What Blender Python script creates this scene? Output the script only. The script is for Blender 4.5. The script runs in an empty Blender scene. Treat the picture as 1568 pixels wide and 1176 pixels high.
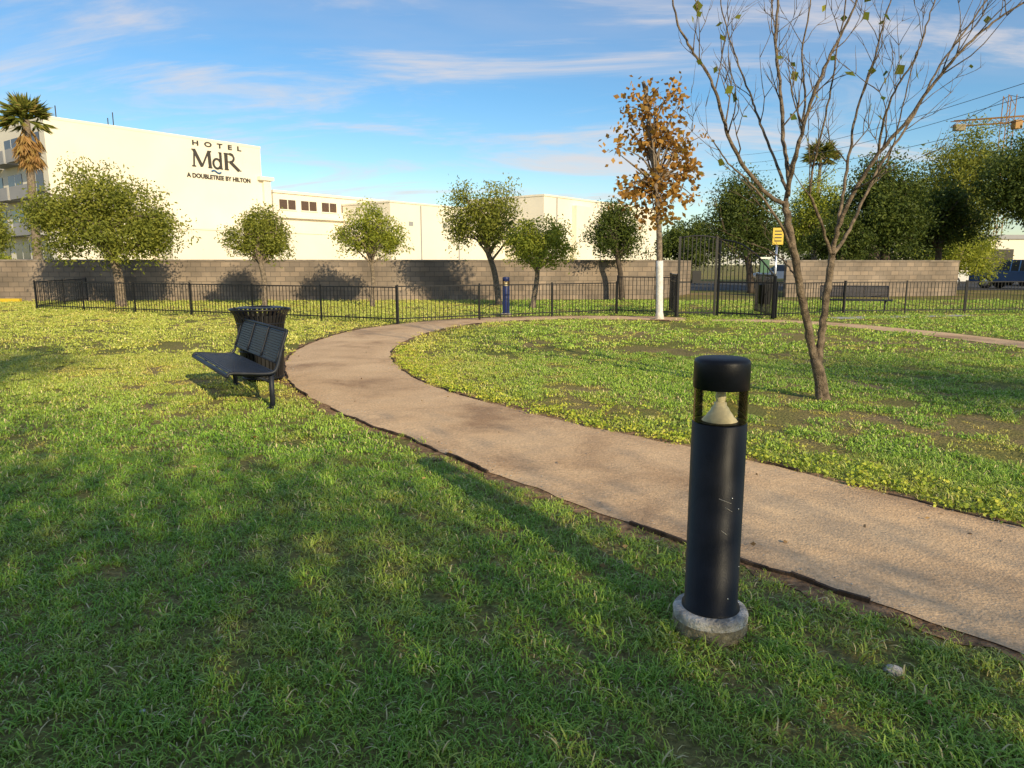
import bpy, math, random
import numpy as np
from mathutils import Vector, Matrix, noise
random.seed(7); np.random.seed(7)
S=bpy.context.scene
F=1087.0; CH=1.5; PT=math.atan(183/F); cp,sp=math.cos(PT),math.sin(PT)
def ray(px,py):
    dx=px-784; dy=588-py
    return (dx, F*cp+dy*sp, -F*sp+dy*cp)
def gp(px,py,z=0.0):
    d=ray(px,py); t=(z-CH)/d[2]; return (d[0]*t,d[1]*t)
def at(px,py,Y):
    d=ray(px,py); t=Y/d[1]; return (d[0]*t,Y,CH+d[2]*t)

# ---------------------------------------------------------------- materials
def nt(name):
    m=bpy.data.materials.new(name); m.use_nodes=True
    n=m.node_tree.nodes; l=m.node_tree.links
    return m,n,l,n['Principled BSDF']
def mat(name,col,rough=0.6,var=0.0,scale=5.0,bump=0.0,bscale=40.0,metal=0.0,col2=None,detail=6,spec=.5):
    m,n,l,b=nt(name)
    b.inputs['Roughness'].default_value=rough; b.inputs['Metallic'].default_value=metal; b.inputs['Specular IOR Level'].default_value=spec
    b.inputs['Base Color'].default_value=(*col,1)
    g=n.new('ShaderNodeNewGeometry')
    if var>0 or col2:
        t=n.new('ShaderNodeTexNoise'); t.inputs['Scale'].default_value=scale; t.inputs['Detail'].default_value=detail
        l.new(g.outputs['Position'],t.inputs['Vector'])
        r=n.new('ShaderNodeValToRGB')
        c2=col2 if col2 else tuple(c*(1-var) for c in col)
        r.color_ramp.elements[0].position=0.35; r.color_ramp.elements[1].position=0.65
        r.color_ramp.elements[0].color=(*c2,1); r.color_ramp.elements[1].color=(*(tuple(min(1,c*(1+var*.6)) for c in col)),1)
        l.new(t.outputs['Fac'],r.inputs['Fac']); l.new(r.outputs['Color'],b.inputs['Base Color'])
    if bump>0:
        t2=n.new('ShaderNodeTexNoise'); t2.inputs['Scale'].default_value=bscale; t2.inputs['Detail'].default_value=8
        l.new(g.outputs['Position'],t2.inputs['Vector'])
        bp=n.new('ShaderNodeBump'); bp.inputs['Strength'].default_value=bump; bp.inputs['Distance'].default_value=0.02
        l.new(t2.outputs['Fac'],bp.inputs['Height']); l.new(bp.outputs['Normal'],b.inputs['Normal'])
    return m
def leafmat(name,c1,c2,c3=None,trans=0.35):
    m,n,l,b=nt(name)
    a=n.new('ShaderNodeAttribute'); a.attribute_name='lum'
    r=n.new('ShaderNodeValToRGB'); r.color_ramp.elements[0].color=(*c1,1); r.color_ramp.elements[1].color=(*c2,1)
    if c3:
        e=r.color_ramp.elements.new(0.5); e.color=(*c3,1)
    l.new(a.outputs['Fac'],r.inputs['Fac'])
    b.inputs['Roughness'].default_value=0.55; b.inputs['Specular IOR Level'].default_value=0.25
    l.new(r.outputs['Color'],b.inputs['Base Color'])
    tr=n.new('ShaderNodeBsdfTranslucent'); l.new(r.outputs['Color'],tr.inputs['Color'])
    mx=n.new('ShaderNodeMixShader'); mx.inputs[0].default_value=trans
    l.new(b.outputs[0],mx.inputs[1]); l.new(tr.outputs[0],mx.inputs[2])
    l.new(mx.outputs[0],n['Material Output'].inputs['Surface'])
    return m

M={}
M['navy']=mat('navy_powder_coat',(0.006,0.0075,0.012),0.45,var=.4,scale=9,bump=.06,bscale=160,spec=.3)
M['bluep']=mat('blue_powder_coat',(0.012,0.022,0.10),0.4,var=.3,scale=9)
M['black']=mat('black_iron',(0.010,0.010,0.012),0.45,spec=.4)
M['conc']=mat('weathered_concrete',(0.62,0.57,0.50),0.85,var=.5,scale=22,bump=.8,bscale=70)
M['concd']=mat('dark_concrete',(0.32,0.27,0.17),0.9,var=.5,scale=30,bump=.8,bscale=70)
M['steel']=mat('reflector_steel',(0.86,0.82,0.74),0.35,metal=.0,var=.12,scale=60)
M['white']=mat('white_ceramic',(0.85,0.82,0.74),0.4)
M['bench']=mat('bench_coated_steel',(0.020,0.025,0.038),0.5,var=.3,scale=15,spec=.35)
M['bark']=mat('bark',(0.23,0.18,0.13),0.9,var=.5,scale=18,bump=.9,bscale=60)
M['barkd']=mat('bark_dark',(0.085,0.065,0.048),0.9,var=.4,scale=10,bump=.8,bscale=40)
M['barkw']=mat('bark_whitewashed',(0.74,0.72,0.68),0.85,var=.2,scale=14,bump=.4,bscale=60)
M['barkg']=mat('bark_grey_smooth',(0.19,0.145,0.10),0.85,var=.55,scale=16,bump=1,bscale=60,spec=.2)
M['wood']=mat('edging_timber',(0.085,0.058,0.04),0.9,var=.6,scale=9,bump=.6,bscale=50,spec=.2)
M['stucco']=mat('white_stucco',(0.84,0.775,0.64),0.9,var=.05,scale=.25,bump=.15,bscale=12)
M['stuccog']=mat('grey_and_shaded_stucco',(0.34,0.34,0.35),0.9,var=.1,scale=.3)
M['glassd']=mat('dark_window',(0.03,0.035,0.045),0.12)
M['winbr']=mat('window_brown',(0.10,0.06,0.04),0.3)
M['sign']=mat('sign_letters_bronze',(0.06,0.055,0.05),0.5,spec=.2)
M['signb']=mat('sign_blue',(0.03,0.12,0.28),0.5)
M['yellow']=mat('yellow_sign_paint',(0.65,0.45,0.03),0.5)
M['blue']=mat('car_paint_blue',(0.03,0.09,0.25),0.25)
M['wcar']=mat('car_paint_white',(0.7,0.7,0.7),0.25)
M['tyre']=mat('tyre_rubber',(0.02,0.02,0.02),0.8)
M['chrome']=mat('bright_trim',(0.6,0.6,0.62),0.25,metal=.9)
M['red']=mat('tail_light',(0.35,0.02,0.02),0.3)
M['green']=mat('green_plastic',(0.03,0.12,0.06),0.5)
M['craney']=mat('crane_paint',(0.35,0.18,0.04),0.6)
M['gravel']=mat('white_gravel',(0.5,0.48,0.44),0.95,var=.5,scale=30,bump=.8,bscale=60)
M['asphalt']=mat('asphalt',(0.06,0.06,0.06),0.9,var=.2,scale=3)
m,n,l,b=nt('clear_lens'); 
tr=n.new('ShaderNodeBsdfTransparent'); tr.inputs[0].default_value=(0.97,0.93,0.78,1)
gl=n.new('ShaderNodeBsdfGlossy'); gl.inputs['Roughness'].default_value=.05; gl.inputs[0].default_value=(1,.95,.8,1)
fr=n.new('ShaderNodeLayerWeight'); fr.inputs[0].default_value=.33
mx=n.new('ShaderNodeMixShader'); l.new(fr.outputs['Fresnel'],mx.inputs[0]); l.new(tr.outputs[0],mx.inputs[1]); l.new(gl.outputs[0],mx.inputs[2])
l.new(mx.outputs[0],n['Material Output'].inputs['Surface']); M['lens']=m
def blockmat(name,c1,c2,mort):
    m,n,l,b=nt(name)
    tc=n.new('ShaderNodeTexCoord'); mp=n.new('ShaderNodeMapping'); mp.inputs['Rotation'].default_value=(math.radians(90),0,0)
    l.new(tc.outputs['Object'],mp.inputs['Vector'])
    br=n.new('ShaderNodeTexBrick'); br.inputs['Scale'].default_value=1; br.inputs['Brick Width'].default_value=.4; br.inputs['Row Height'].default_value=.2
    br.inputs['Mortar Size'].default_value=.010; br.inputs['Color1'].default_value=(*c1,1); br.inputs['Color2'].default_value=(*c2,1); br.inputs['Mortar'].default_value=(*mort,1)
    l.new(mp.outputs[0],br.inputs['Vector'])
    ns=n.new('ShaderNodeTexNoise'); ns.inputs['Scale'].default_value=.7; ns.inputs['Detail'].default_value=8
    l.new(tc.outputs['Object'],ns.inputs['Vector'])
    mr=n.new('ShaderNodeMapRange'); mr.inputs['To Min'].default_value=.6; mr.inputs['To Max'].default_value=1.3; mr.inputs['From Min'].default_value=.3; mr.inputs['From Max'].default_value=.7
    l.new(ns.outputs['Fac'],mr.inputs['Value'])
    mm=n.new('ShaderNodeVectorMath'); mm.operation='SCALE'; l.new(br.outputs['Color'],mm.inputs[0]); l.new(mr.outputs[0],mm.inputs['Scale'])
    l.new(mm.outputs[0],b.inputs['Base Color']); b.inputs['Roughness'].default_value=.9
    bp=n.new('ShaderNodeBump'); bp.inputs['Strength'].default_value=.6; bp.inputs['Distance'].default_value=.01; bp.invert=True
    l.new(br.outputs['Fac'],bp.inputs['Height']); l.new(bp.outputs[0],b.inputs['Normal'])
    return m
M['block']=blockmat('cinder_block',(0.31,0.24,0.18),(0.21,0.17,0.135),(0.13,0.11,0.09))

# ---------------------------------------------------------------- mesh builder
class MB:
    def __init__(s): s.v=[]; s.f=[]; s.m=[]; s.mats=[]; s.sm=[]
    def mi(s,k):
        if k not in s.mats: s.mats.append(k)
        return s.mats.index(k)
    def add(s,vs,fs,k,smooth=False):
        o=len(s.v); s.v+= [tuple(v) for v in vs]; i=s.mi(k)
        for f in fs: s.f.append(tuple(o+a for a in f)); s.m.append(i); s.sm.append(smooth)
    def frame(s,o,X,Y,Z,a,b,c,k):
        o=Vector(o);X=Vector(X);Y=Vector(Y);Z=Vector(Z)
        vs=[]
        for z in c:
            for (x,y) in ((a[0],b[0]),(a[1],b[0]),(a[1],b[1]),(a[0],b[1])):
                vs.append(o+X*x+Y*y+Z*z)
        s.add(vs,[(3,2,1,0),(4,5,6,7),(0,1,5,4),(1,2,6,5),(2,3,7,6),(3,0,4,7)],k)
    def box(s,c,size,k,rz=0,M3=None):
        R=M3 if M3 else Matrix.Rotation(rz,3,'Z')
        h=[x/2 for x in size]
        s.frame(c,R@Vector((1,0,0)),R@Vector((0,1,0)),R@Vector((0,0,1)),(-h[0],h[0]),(-h[1],h[1]),(-h[2],h[2]),k)
    def lathe(s,c,prof,k,n=48,smooth=True):
        c=Vector(c); vs=[];fs=[]
        for (r,z) in prof:
            for i in range(n):
                a=2*math.pi*i/n; vs.append(c+Vector((r*math.cos(a),r*math.sin(a),z)))
        for j in range(len(prof)-1):
            for i in range(n):
                i2=(i+1)%n; fs.append((j*n+i,j*n+i2,(j+1)*n+i2,(j+1)*n+i))
        s.add(vs,fs,k,smooth)
    def tube(s,pts,rad,k,n=8,cap=True):
        pts=[Vector(p) for p in pts]; vs=[];fs=[]
        N=len(pts)
        if not hasattr(rad,'__len__'): rad=[rad]*N
        ref=Vector((0.13,1,0.07)).normalized()
        for i,p in enumerate(pts):
            t=(pts[min(i+1,N-1)]-pts[max(i-1,0)])
            if t.length<1e-9: t=Vector((0,0,1))
            t.normalize()
            a=t.cross(ref)
            if a.length<.05: a=t.cross(Vector((1,0,0)))
            a.normalize(); b=t.cross(a)
            for j in range(n):
                an=2*math.pi*j/n; vs.append(p+(a*math.cos(an)+b*math.sin(an))*rad[i])
        for i in range(N-1):
            for j in range(n):
                j2=(j+1)%n; fs.append((i*n+j,i*n+j2,(i+1)*n+j2,(i+1)*n+j))
        if cap:
            fs.append(tuple(range(n-1,-1,-1))); fs.append(tuple((N-1)*n+j for j in range(n)))
        s.add(vs,fs,k,True)
    def obj(s,name,bevel=0):
        me=bpy.data.meshes.new(name); me.from_pydata(s.v,[],s.f)
        for k in s.mats: me.materials.append(M[k])
        me.polygons.foreach_set('material_index',s.m); me.polygons.foreach_set('use_smooth',s.sm)
        me.update(); o=bpy.data.objects.new(name,me); S.collection.objects.link(o)
        if bevel:
            bm=o.modifiers.new('bevel','BEVEL'); bm.width=bevel; bm.segments=2; bm.limit_method='ANGLE'
        return o
def smoothpts(P,k=6):
    P=[Vector(p) for p in P]; out=[]
    for i in range(len(P)-1):
        p0=P[max(i-1,0)];p1=P[i];p2=P[i+1];p3=P[min(i+2,len(P)-1)]
        for j in range(k):
            t=j/k
            out.append(0.5*((2*p1)+(p2-p0)*t+(2*p0-5*p1+4*p2-p3)*t*t+(3*p1-p0-3*p2+p3)*t**3))
    out.append(P[-1]); return out

# ---------------------------------------------------------------- path outline (world metres)
nearE=[gp(*p) for p in [(1568,1005),(1400,947),(1240,893),(1140,862),(960,803),(860,765),(720,713),(640,678),(560,650),(500,622),(455,597),(438,570),(443,548),(475,527),(535,508),(600,498),(680,490.5),(770,486.5),(860,484.5),(950,484.5),(1050,487)]]
farE=[gp(*p) for p in [(1568,812),(1440,780),(1300,745),(1140,705),(1040,683),(900,655),(780,626),(700,605),(640,583),(607,560),(598,542),(618,524),(660,509),(725,497),(800,491.5),(870,489.5),(950,490),(1050,492)]]
nearS=smoothpts([(x,y,0) for x,y in nearE],8); farS=smoothpts([(x,y,0) for x,y in farE],8)
def ext(P,d):
    a=P[0]-P[6]; a.normalize(); return [P[0]+a*d]+P
nearS=ext(nearS,5); farS=ext(farS,5)
def resamp(P,n):
    P=np.array([tuple(p) for p in P]); d=np.r_[0,np.cumsum(np.linalg.norm(np.diff(P,axis=0),axis=1))]
    t=np.linspace(0,d[-1],n); return np.stack([np.interp(t,d,P[:,i]) for i in range(3)],1)
NP=260
A=resamp(nearS,NP); B=resamp(farS,NP)
for E,ph in ((A,0.),(B,2.)):
    s=np.arange(NP); E[:,0]+=.010*np.sin(s*.9+ph)+.009*np.sin(s*2.1+ph); E[:,1]+=.010*np.sin(s*.8+ph+1)+.009*np.sin(s*1.7)
side_n=[gp(*p) for p in [(1090,493),(1180,494),(1290,501),(1440,517),(1568,534),(1700,553)]]
side_f=[gp(*p) for p in [(1090,490),(1180,490),(1290,495.5),(1440,509),(1568,524),(1700,540)]]
A2=resamp(smoothpts([(x,y,0) for x,y in side_n]),50); B2=resamp(smoothpts([(x,y,0) for x,y in side_f]),50)
def strip(name,A,B,z,mname,cols=8):
    vs=[];fs=[]
    for i in range(len(A)):
        for j in range(cols+1):
            p=A[i]+(B[i]-A[i])*j/cols
            crown=0.012*math.sin(math.pi*j/cols)
            vs.append((p[0],p[1],z+crown))
    for i in range(len(A)-1):
        for j in range(cols):
            q=i*(cols+1)+j; fs.append((q,q+cols+1,q+cols+2,q+1))
    me=bpy.data.meshes.new(name); me.from_pydata(vs,[],fs); me.materials.append(M[mname])
    for p in me.polygons: p.use_smooth=True
    o=bpy.data.objects.new(name,me); S.collection.objects.link(o); return o
m,n,l,b=nt('decomposed_granite_path'); g=n.new('ShaderNodeNewGeometry')
t1=n.new('ShaderNodeTexNoise'); t1.inputs['Scale'].default_value=.8; t1.inputs['Detail'].default_value=10; t1.inputs['Roughness'].default_value=.65; t1.inputs['Distortion'].default_value=.4; l.new(g.outputs['Position'],t1.inputs['Vector'])
r1=n.new('ShaderNodeValToRGB'); e=r1.color_ramp.elements; e[0].position=.33; e[0].color=(.46,.29,.165,1); e[1].position=.68; e[1].color=(.92,.64,.37,1); x=r1.color_ramp.elements.new(.48); x.color=(.76,.51,.29,1)
l.new(t1.outputs['Fac'],r1.inputs['Fac'])
t2=n.new('ShaderNodeTexVoronoi'); t2.inputs['Scale'].default_value=75; l.new(g.outputs['Position'],t2.inputs['Vector'])
t3=n.new('ShaderNodeTexNoise'); t3.inputs['Scale'].default_value=42; t3.inputs['Detail'].default_value=7; t3.inputs['Roughness'].default_value=.75; l.new(g.outputs['Position'],t3.inputs['Vector'])
mrr=n.new('ShaderNodeMapRange'); mrr.inputs['From Min'].default_value=.3; mrr.inputs['From Max'].default_value=.7; mrr.inputs['To Min'].default_value=.62; mrr.inputs['To Max'].default_value=1.28; l.new(t3.outputs['Fac'],mrr.inputs['Value'])
vm=n.new('ShaderNodeVectorMath'); vm.operation='SCALE'; l.new(r1.outputs[0],vm.inputs[0]); l.new(mrr.outputs[0],vm.inputs['Scale'])
l.new(vm.outputs[0],b.inputs['Base Color']); b.inputs['Roughness'].default_value=.92; b.inputs['Specular IOR Level'].default_value=.2
ad=n.new('ShaderNodeMath'); ad.operation='ADD'; l.new(t2.outputs['Distance'],ad.inputs[0]); l.new(t3.outputs['Fac'],ad.inputs[1])
bp=n.new('ShaderNodeBump'); bp.inputs['Strength'].default_value=.5; bp.inputs['Distance'].default_value=.006; l.new(ad.outputs[0],bp.inputs['Height'])
t5=n.new('ShaderNodeTexNoise'); t5.inputs['Scale'].default_value=3; t5.inputs['Detail'].default_value=7; l.new(g.outputs['Position'],t5.inputs['Vector'])
bp2=n.new('ShaderNodeBump'); bp2.inputs['Strength'].default_value=.45; bp2.inputs['Distance'].default_value=.04; l.new(t5.outputs['Fac'],bp2.inputs['Height']); l.new(bp.outputs[0],bp2.inputs['Normal'])
l.new(bp2.outputs[0],b.inputs['Normal']); M['path']=m
strip('walking_path',A,B,.012,'path'); strip('side_path',A2,B2,.010,'path')
e=MB()
for E,sgn,pr in ((A,1,.72),(B,-1,.45)):
    i=0
    while i<NP-4:
        L=random.randint(3,9); j=min(i+L,NP-1)
        if random.random()<pr :
            h0=random.uniform(.018,.034)
            for q in range(i,j):
                t=E[min(q+1,NP-1)]-E[max(q-1,0)]; t=t/np.linalg.norm(t); nn=np.array([-t[1],t[0],0])
                p=Vector(E[q]+nn*.012*sgn);p2=Vector(E[q+1]+nn*.012*sgn); d=p2-p; Ln=d.length; d.normalize(); side=Vector((-d.y,d.x,0))
                e.frame(p,d,side,(0,0,1),(0,Ln+.004),(-.009,.009),(0.0,h0+random.uniform(-.004,.004)),'wood')
        i=j+(1 if random.random()<.4 else 0)
e.obj('path_edging')
ng_=2600; ii=np.random.randint(0,NP-1,ng_); tt=np.random.rand(ng_)
edge=np.random.rand(ng_)<.5; tt=np.where(edge,np.where(np.random.rand(ng_)<.5,np.abs(np.random.normal(0,.05,ng_)),1-np.abs(np.random.normal(0,.05,ng_))),tt); tt=np.clip(tt,0,1)
Pg=A[ii]+(B[ii]-A[ii])*tt[:,None]+np.random.normal(0,.02,(ng_,3)); e=MB()
for p in Pg:
    if p[1]>11: continue
    s=random.uniform(.0025,.0065); z=.014+.01*random.random(); o=Vector((p[0],p[1],z))
    vs=[o+Vector((random.uniform(.6,1.2)*s*a,random.uniform(.6,1.2)*s*b_,random.uniform(.4,.9)*s*c_)) for a,b_,c_ in ((1,0,0),(-1,0,0),(0,1,0),(0,-1,0),(0,0,1),(0,0,-1))]
    e.add(vs,[(0,2,4),(2,1,4),(1,3,4),(3,0,4),(2,0,5),(1,2,5),(3,1,5),(0,3,5)],'gravel')
e.obj('loose_gravel')

# ---------------------------------------------------------------- ground
m,n,l,b=nt('lawn_soil'); g=n.new('ShaderNodeNewGeometry')
t1=n.new('ShaderNodeTexNoise'); t1.inputs['Scale'].default_value=.35; t1.inputs['Detail'].default_value=8; t1.inputs['Roughness'].default_value=.65; l.new(g.outputs['Position'],t1.inputs['Vector'])
r1=n.new('ShaderNodeValToRGB'); e0=r1.color_ramp.elements; e0[0].position=.36; e0[0].color=(.17,.20,.045,1); e0[1].position=.66; e0[1].color=(.38,.26,.145,1); x=r1.color_ramp.elements.new(.52); x.color=(.27,.23,.08,1)
l.new(t1.outputs['Fac'],r1.inputs[0])
t3=n.new('ShaderNodeTexNoise'); t3.inputs['Scale'].default_value=35; t3.inputs['Detail'].default_value=6; l.new(g.outputs['Position'],t3.inputs['Vector'])
mrr=n.new('ShaderNodeMapRange'); mrr.inputs['From Min'].default_value=.3; mrr.inputs['From Max'].default_value=.7; mrr.inputs['To Min'].default_value=.5; mrr.inputs['To Max'].default_value=1.4; l.new(t3.outputs['Fac'],mrr.inputs['Value'])
vm=n.new('ShaderNodeVectorMath'); vm.operation='SCALE'; l.new(r1.outputs[0],vm.inputs[0]); l.new(mrr.outputs[0],vm.inputs['Scale']); l.new(vm.outputs[0],b.inputs['Base Color'])
b.inputs['Roughness'].default_value=1; b.inputs['Specular IOR Level'].default_value=.1
bp=n.new('ShaderNodeBump'); bp.inputs['Strength'].default_value=.8; bp.inputs['Distance'].default_value=.03; l.new(t3.outputs['Fac'],bp.inputs['Height']); l.new(bp.outputs[0],b.inputs['Normal'])
M['ground']=m
gnd=MB(); gnd.add([(-1500,-1500,0),(1500,-1500,0),(1500,1500,0),(-1500,1500,0)],[(0,1,2,3)],'ground'); gnd.obj('ground')
def shoulder(E,sgn,w,name):
    vs=[];fs=[]
    for i in range(NP):
        t=E[min(i+1,NP-1)]-E[max(i-1,0)]; t=t/np.linalg.norm(t); nn=np.array([-t[1],t[0],0])*sgn
        ww=w*(1+.5*math.sin(i*.7)+.4*math.sin(i*1.9+1))
        a=E[i]-nn*.03; c=E[i]+nn*ww
        vs+= [(a[0],a[1],.006),(c[0],c[1],.006)]
    for i in range(NP-1): fs.append((2*i,2*i+2,2*i+3,2*i+1))
    q=MB(); q.add(vs,fs,'soil'); q.obj(name)
M['soil']=mat('bare_soil',(0.36,0.22,0.12),1,var=.5,scale=18,bump=.8,bscale=50,spec=.1)
shoulder(A,1,.12,'soil_verge'); shoulder(B,-1,.12,'soil_verge')

# ---------------------------------------------------------------- grass
def segdist(P,E):
    a=E[:-1,:2]; b=E[1:,:2]; best=np.full(len(P),1e9)
    for i in range(len(a)):
        d=b[i]-a[i]; L=max((d@d),1e-9); t=np.clip(((P-a[i])@d)/L,0,1); q=P-(a[i]+t[:,None]*d)
        best=np.minimum(best,(q*q).sum(1))
    return np.sqrt(best)
def inpoly(P,poly):
    x,y=P[:,0],P[:,1]; c=np.zeros(len(P),bool); n=len(poly); j=n-1
    for i in range(n):
        xi,yi=poly[i][:2]; xj,yj=poly[j][:2]
        with np.errstate(divide='ignore',invalid='ignore'):
            k=((yi>y)!=(yj>y))&(x<(xj-xi)*(y-yi)/((yj-yi) if yj!=yi else 1e-9)+xi)
        c^=k; j=i
    return c
poly1=np.vstack([A,B[::-1]]); poly2=np.vstack([A2,B2[::-1]])
def make_clump(name,nb,R,h,w,lean,straw=.09):
    vs=[];fs=[]
    for i in range(nb):
        a=random.uniform(0,6.283); r=R*math.sqrt(random.random()); x,y=r*math.cos(a),r*math.sin(a)
        th=random.uniform(0,6.283); H=h*random.uniform(.5,1.15); W=w*random.uniform(.7,1.25); L=lean*random.uniform(.2,1.4)*H
        d=Vector((math.cos(th),math.sin(th),0)); sd=Vector((-d.y,d.x,0)); o=Vector((x,y,0))
        p=[o, o+d*L*.2+Vector((0,0,H*.45)), o+d*L*.6+Vector((0,0,H*.75)), o+d*L*1.1+Vector((0,0,H*max(.35,(1-.3*lean))))]
        k=len(vs)
        vs+=[p[0]-sd*W*.5,p[0]+sd*W*.5,p[1]-sd*W*.5,p[1]+sd*W*.5,p[2]-sd*W*.38,p[2]+sd*W*.38,p[3]]
        fs+=[(k,k+1,k+3,k+2),(k+2,k+3,k+5,k+4),(k+4,k+5,k+6)]
    me=bpy.data.meshes.new(name); me.from_pydata([tuple(v) for v in vs],[],fs); me.materials.append(M['grass'])
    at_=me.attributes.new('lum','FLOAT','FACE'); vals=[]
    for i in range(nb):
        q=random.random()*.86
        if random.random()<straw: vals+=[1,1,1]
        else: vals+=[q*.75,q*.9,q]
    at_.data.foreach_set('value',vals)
    return bpy.data.objects.new(name,me)
m,n,l,b=nt('grass_blades')
al=n.new('ShaderNodeAttribute'); al.attribute_name='lum'
adr=n.new('ShaderNodeAttribute'); adr.attribute_type='INSTANCER'; adr.attribute_name='dry_lit'
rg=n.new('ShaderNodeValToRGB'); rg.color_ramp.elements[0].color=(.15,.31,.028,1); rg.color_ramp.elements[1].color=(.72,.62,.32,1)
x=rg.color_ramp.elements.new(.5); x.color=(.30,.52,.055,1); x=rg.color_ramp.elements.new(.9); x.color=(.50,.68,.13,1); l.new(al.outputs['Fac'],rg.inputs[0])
rd=n.new('ShaderNodeValToRGB'); rd.color_ramp.elements[0].color=(.50,.46,.05,1); rd.color_ramp.elements[1].color=(.88,.72,.26,1); l.new(al.outputs['Fac'],rd.inputs[0])
mxc=n.new('ShaderNodeMixRGB'); mxc.use_clamp=True; l.new(adr.outputs['Fac'],mxc.inputs[0]); l.new(rg.outputs[0],mxc.inputs[1]); l.new(rd.outputs[0],mxc.inputs[2])
l.new(mxc.outputs[0],b.inputs['Base Color']); b.inputs['Roughness'].default_value=.5; b.inputs['Specular IOR Level'].default_value=.3
M['grass']=m
def fbm(P,s,seed):
    return np.array([noise.noise((p[0]*s+seed,p[1]*s-seed,seed*.37))+.5*noise.noise((p[0]*s*2.3+seed,p[1]*s*2.3,seed)) for p in P])
def instancer(name,protos,P,rot,scl,dry_lit):
    col=bpy.data.collections.new(name+'_protos')
    for o in protos: col.objects.link(o)
    me=bpy.data.meshes.new(name); me.vertices.add(len(P)); me.vertices.foreach_set('co',P.astype(np.float32).ravel())
    a=me.attributes.new('rot','FLOAT_VECTOR','POINT'); a.data.foreach_set('vector',rot.astype(np.float32).ravel())
    a=me.attributes.new('scl','FLOAT','POINT'); a.data.foreach_set('value',scl.astype(np.float32))
    a=me.attributes.new('dry_lit','FLOAT','POINT'); a.data.foreach_set('value',dry_lit.astype(np.float32))
    o=bpy.data.objects.new(name,me); S.collection.objects.link(o)
    ng=bpy.data.node_groups.new(name,'GeometryNodeTree')
    ng.interface.new_socket('Geometry',in_out='INPUT',socket_type='NodeSocketGeometry'); ng.interface.new_socket('Geometry',in_out='OUTPUT',socket_type='NodeSocketGeometry')
    N=ng.nodes; L=ng.links; gi=N.new('NodeGroupInput'); go=N.new('NodeGroupOutput')
    ip=N.new('GeometryNodeInstanceOnPoints'); ci=N.new('GeometryNodeCollectionInfo'); ci.inputs['Collection'].default_value=col
    ci.inputs['Separate Children'].default_value=True; ci.inputs['Reset Children'].default_value=True
    ip.inputs['Pick Instance'].default_value=True
    nr=N.new('GeometryNodeInputNamedAttribute'); nr.data_type='FLOAT_VECTOR'; nr.inputs['Name'].default_value='rot'
    ns=N.new('GeometryNodeInputNamedAttribute'); ns.data_type='FLOAT'; ns.inputs['Name'].default_value='scl'
    L.new(gi.outputs[0],ip.inputs['Points']); L.new(ci.outputs[0],ip.inputs['Instance'])
    L.new(nr.outputs['Attribute'],ip.inputs['Rotation']); L.new(ns.outputs['Attribute'],ip.inputs['Scale'])
    L.new(ip.outputs[0],go.inputs[0])
    md=o.modifiers.new('scatter','NODES'); md.node_group=ng
    return o
worn=[(*gp(a,b_),r) for a,b_,r in [(735,545,.6),(940,548,.7),(1040,550,.6),(1150,577,.5),(1490,570,.8),(1100,500,1.2),(410,703,.20),(372,722,.14),(160,925,.10),(290,940,.08),(990,1040,.09),(1360,615,.5),(165,538,.8),(560,985,.07),(1250,640,.5),(1330,680,.45),(1500,660,.55),(850,560,.35),(30,670,.2)]]
def scatter(name,protos,y0,y1,dens,kx,mx_,s0,s1,thin=1.0):
    xm=kx*y1+mx_; n_=int(2*xm*(y1-y0)*dens)
    P=np.stack([np.random.uniform(-xm,xm,n_),np.random.uniform(y0,y1,n_)],1)
    P=P[np.abs(P[:,0])<kx*P[:,1]+mx_]
    P=P[~inpoly(P,poly1)]; P=P[~inpoly(P,poly2)]
    dA=segdist(P,A[::2]); dB=segdist(P,B[::2]); d=np.minimum(dA,dB)
    k=(d>.02)&~((d<.11)&(np.random.rand(len(P))<.6)); P=P[k]; d=d[k]; dB=dB[k]
    n1=fbm(P,.55,3.1); n2=fbm(P,2.2,9.7)
    right=np.clip((P[:,0]+.5)/2,0,1)*np.clip((P[:,1]-4.5)/2,0,1)
    near=np.clip((5.5-P[:,1])/1.5,0,1)*(1-right)
    w=np.zeros(len(P))
    for wx,wy,wr in worn: w=np.maximum(w,np.exp(-(((P[:,0]-wx)/(wr*1.5))**2+((P[:,1]-wy)/wr)**2)))
    bare=np.clip((n1*.7+n2*.8-.30+.14*right-.28*near)*3+1.5*w*(1+n2),0,1)
    keep=np.random.rand(len(P))>bare*.86*thin; P=P[keep]; d=d[keep]; dB=dB[keep]; n1=n1[keep]; n2=n2[keep]; bare=bare[keep]
    dry_lit=np.clip(.02+.38*n2+.32*n1+bare*.6+np.random.normal(0,.12,len(P)),0,1)
    dry_lit=dry_lit+.3*np.exp(-d/.18)+.38*np.exp(-dB/.7)+.5*np.clip((P[:,1]-6)/4,0,1)*np.clip((-P[:,0]+1)/3,.25,1)  # paints sunlit yellow along path edges and the far meadow, on top of dryness
    dry_lit=np.clip(dry_lit,0,1)
    sc=np.random.uniform(s0,s1,len(P))*(1-.45*bare)*np.clip(.6+d*2,0,1)
    rot=np.stack([np.random.normal(0,.15,len(P)),np.random.normal(0,.15,len(P)),np.random.uniform(0,6.28,len(P))],1)
    P3=np.c_[P,np.full(len(P),-.002)]
    return instancer(name,protos,P3,rot,sc,dry_lit)
pn=[make_clump('tuft_a',32,.06,.026,.0038,1.6) for _ in range(6)]+[make_clump('tuft_b',18,.05,.046,.0046,1.0) for _ in range(2)]
pm=[make_clump('tuft_c',42,.12,.034,.0078,1.2) for _ in range(5)]
pf=[make_clump('tuft_d',44,.26,.045,.018,1.0) for _ in range(4)]
scatter('lawn_grass',pn,.7,5.5,360,.82,.7,.75,1.3)
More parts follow.
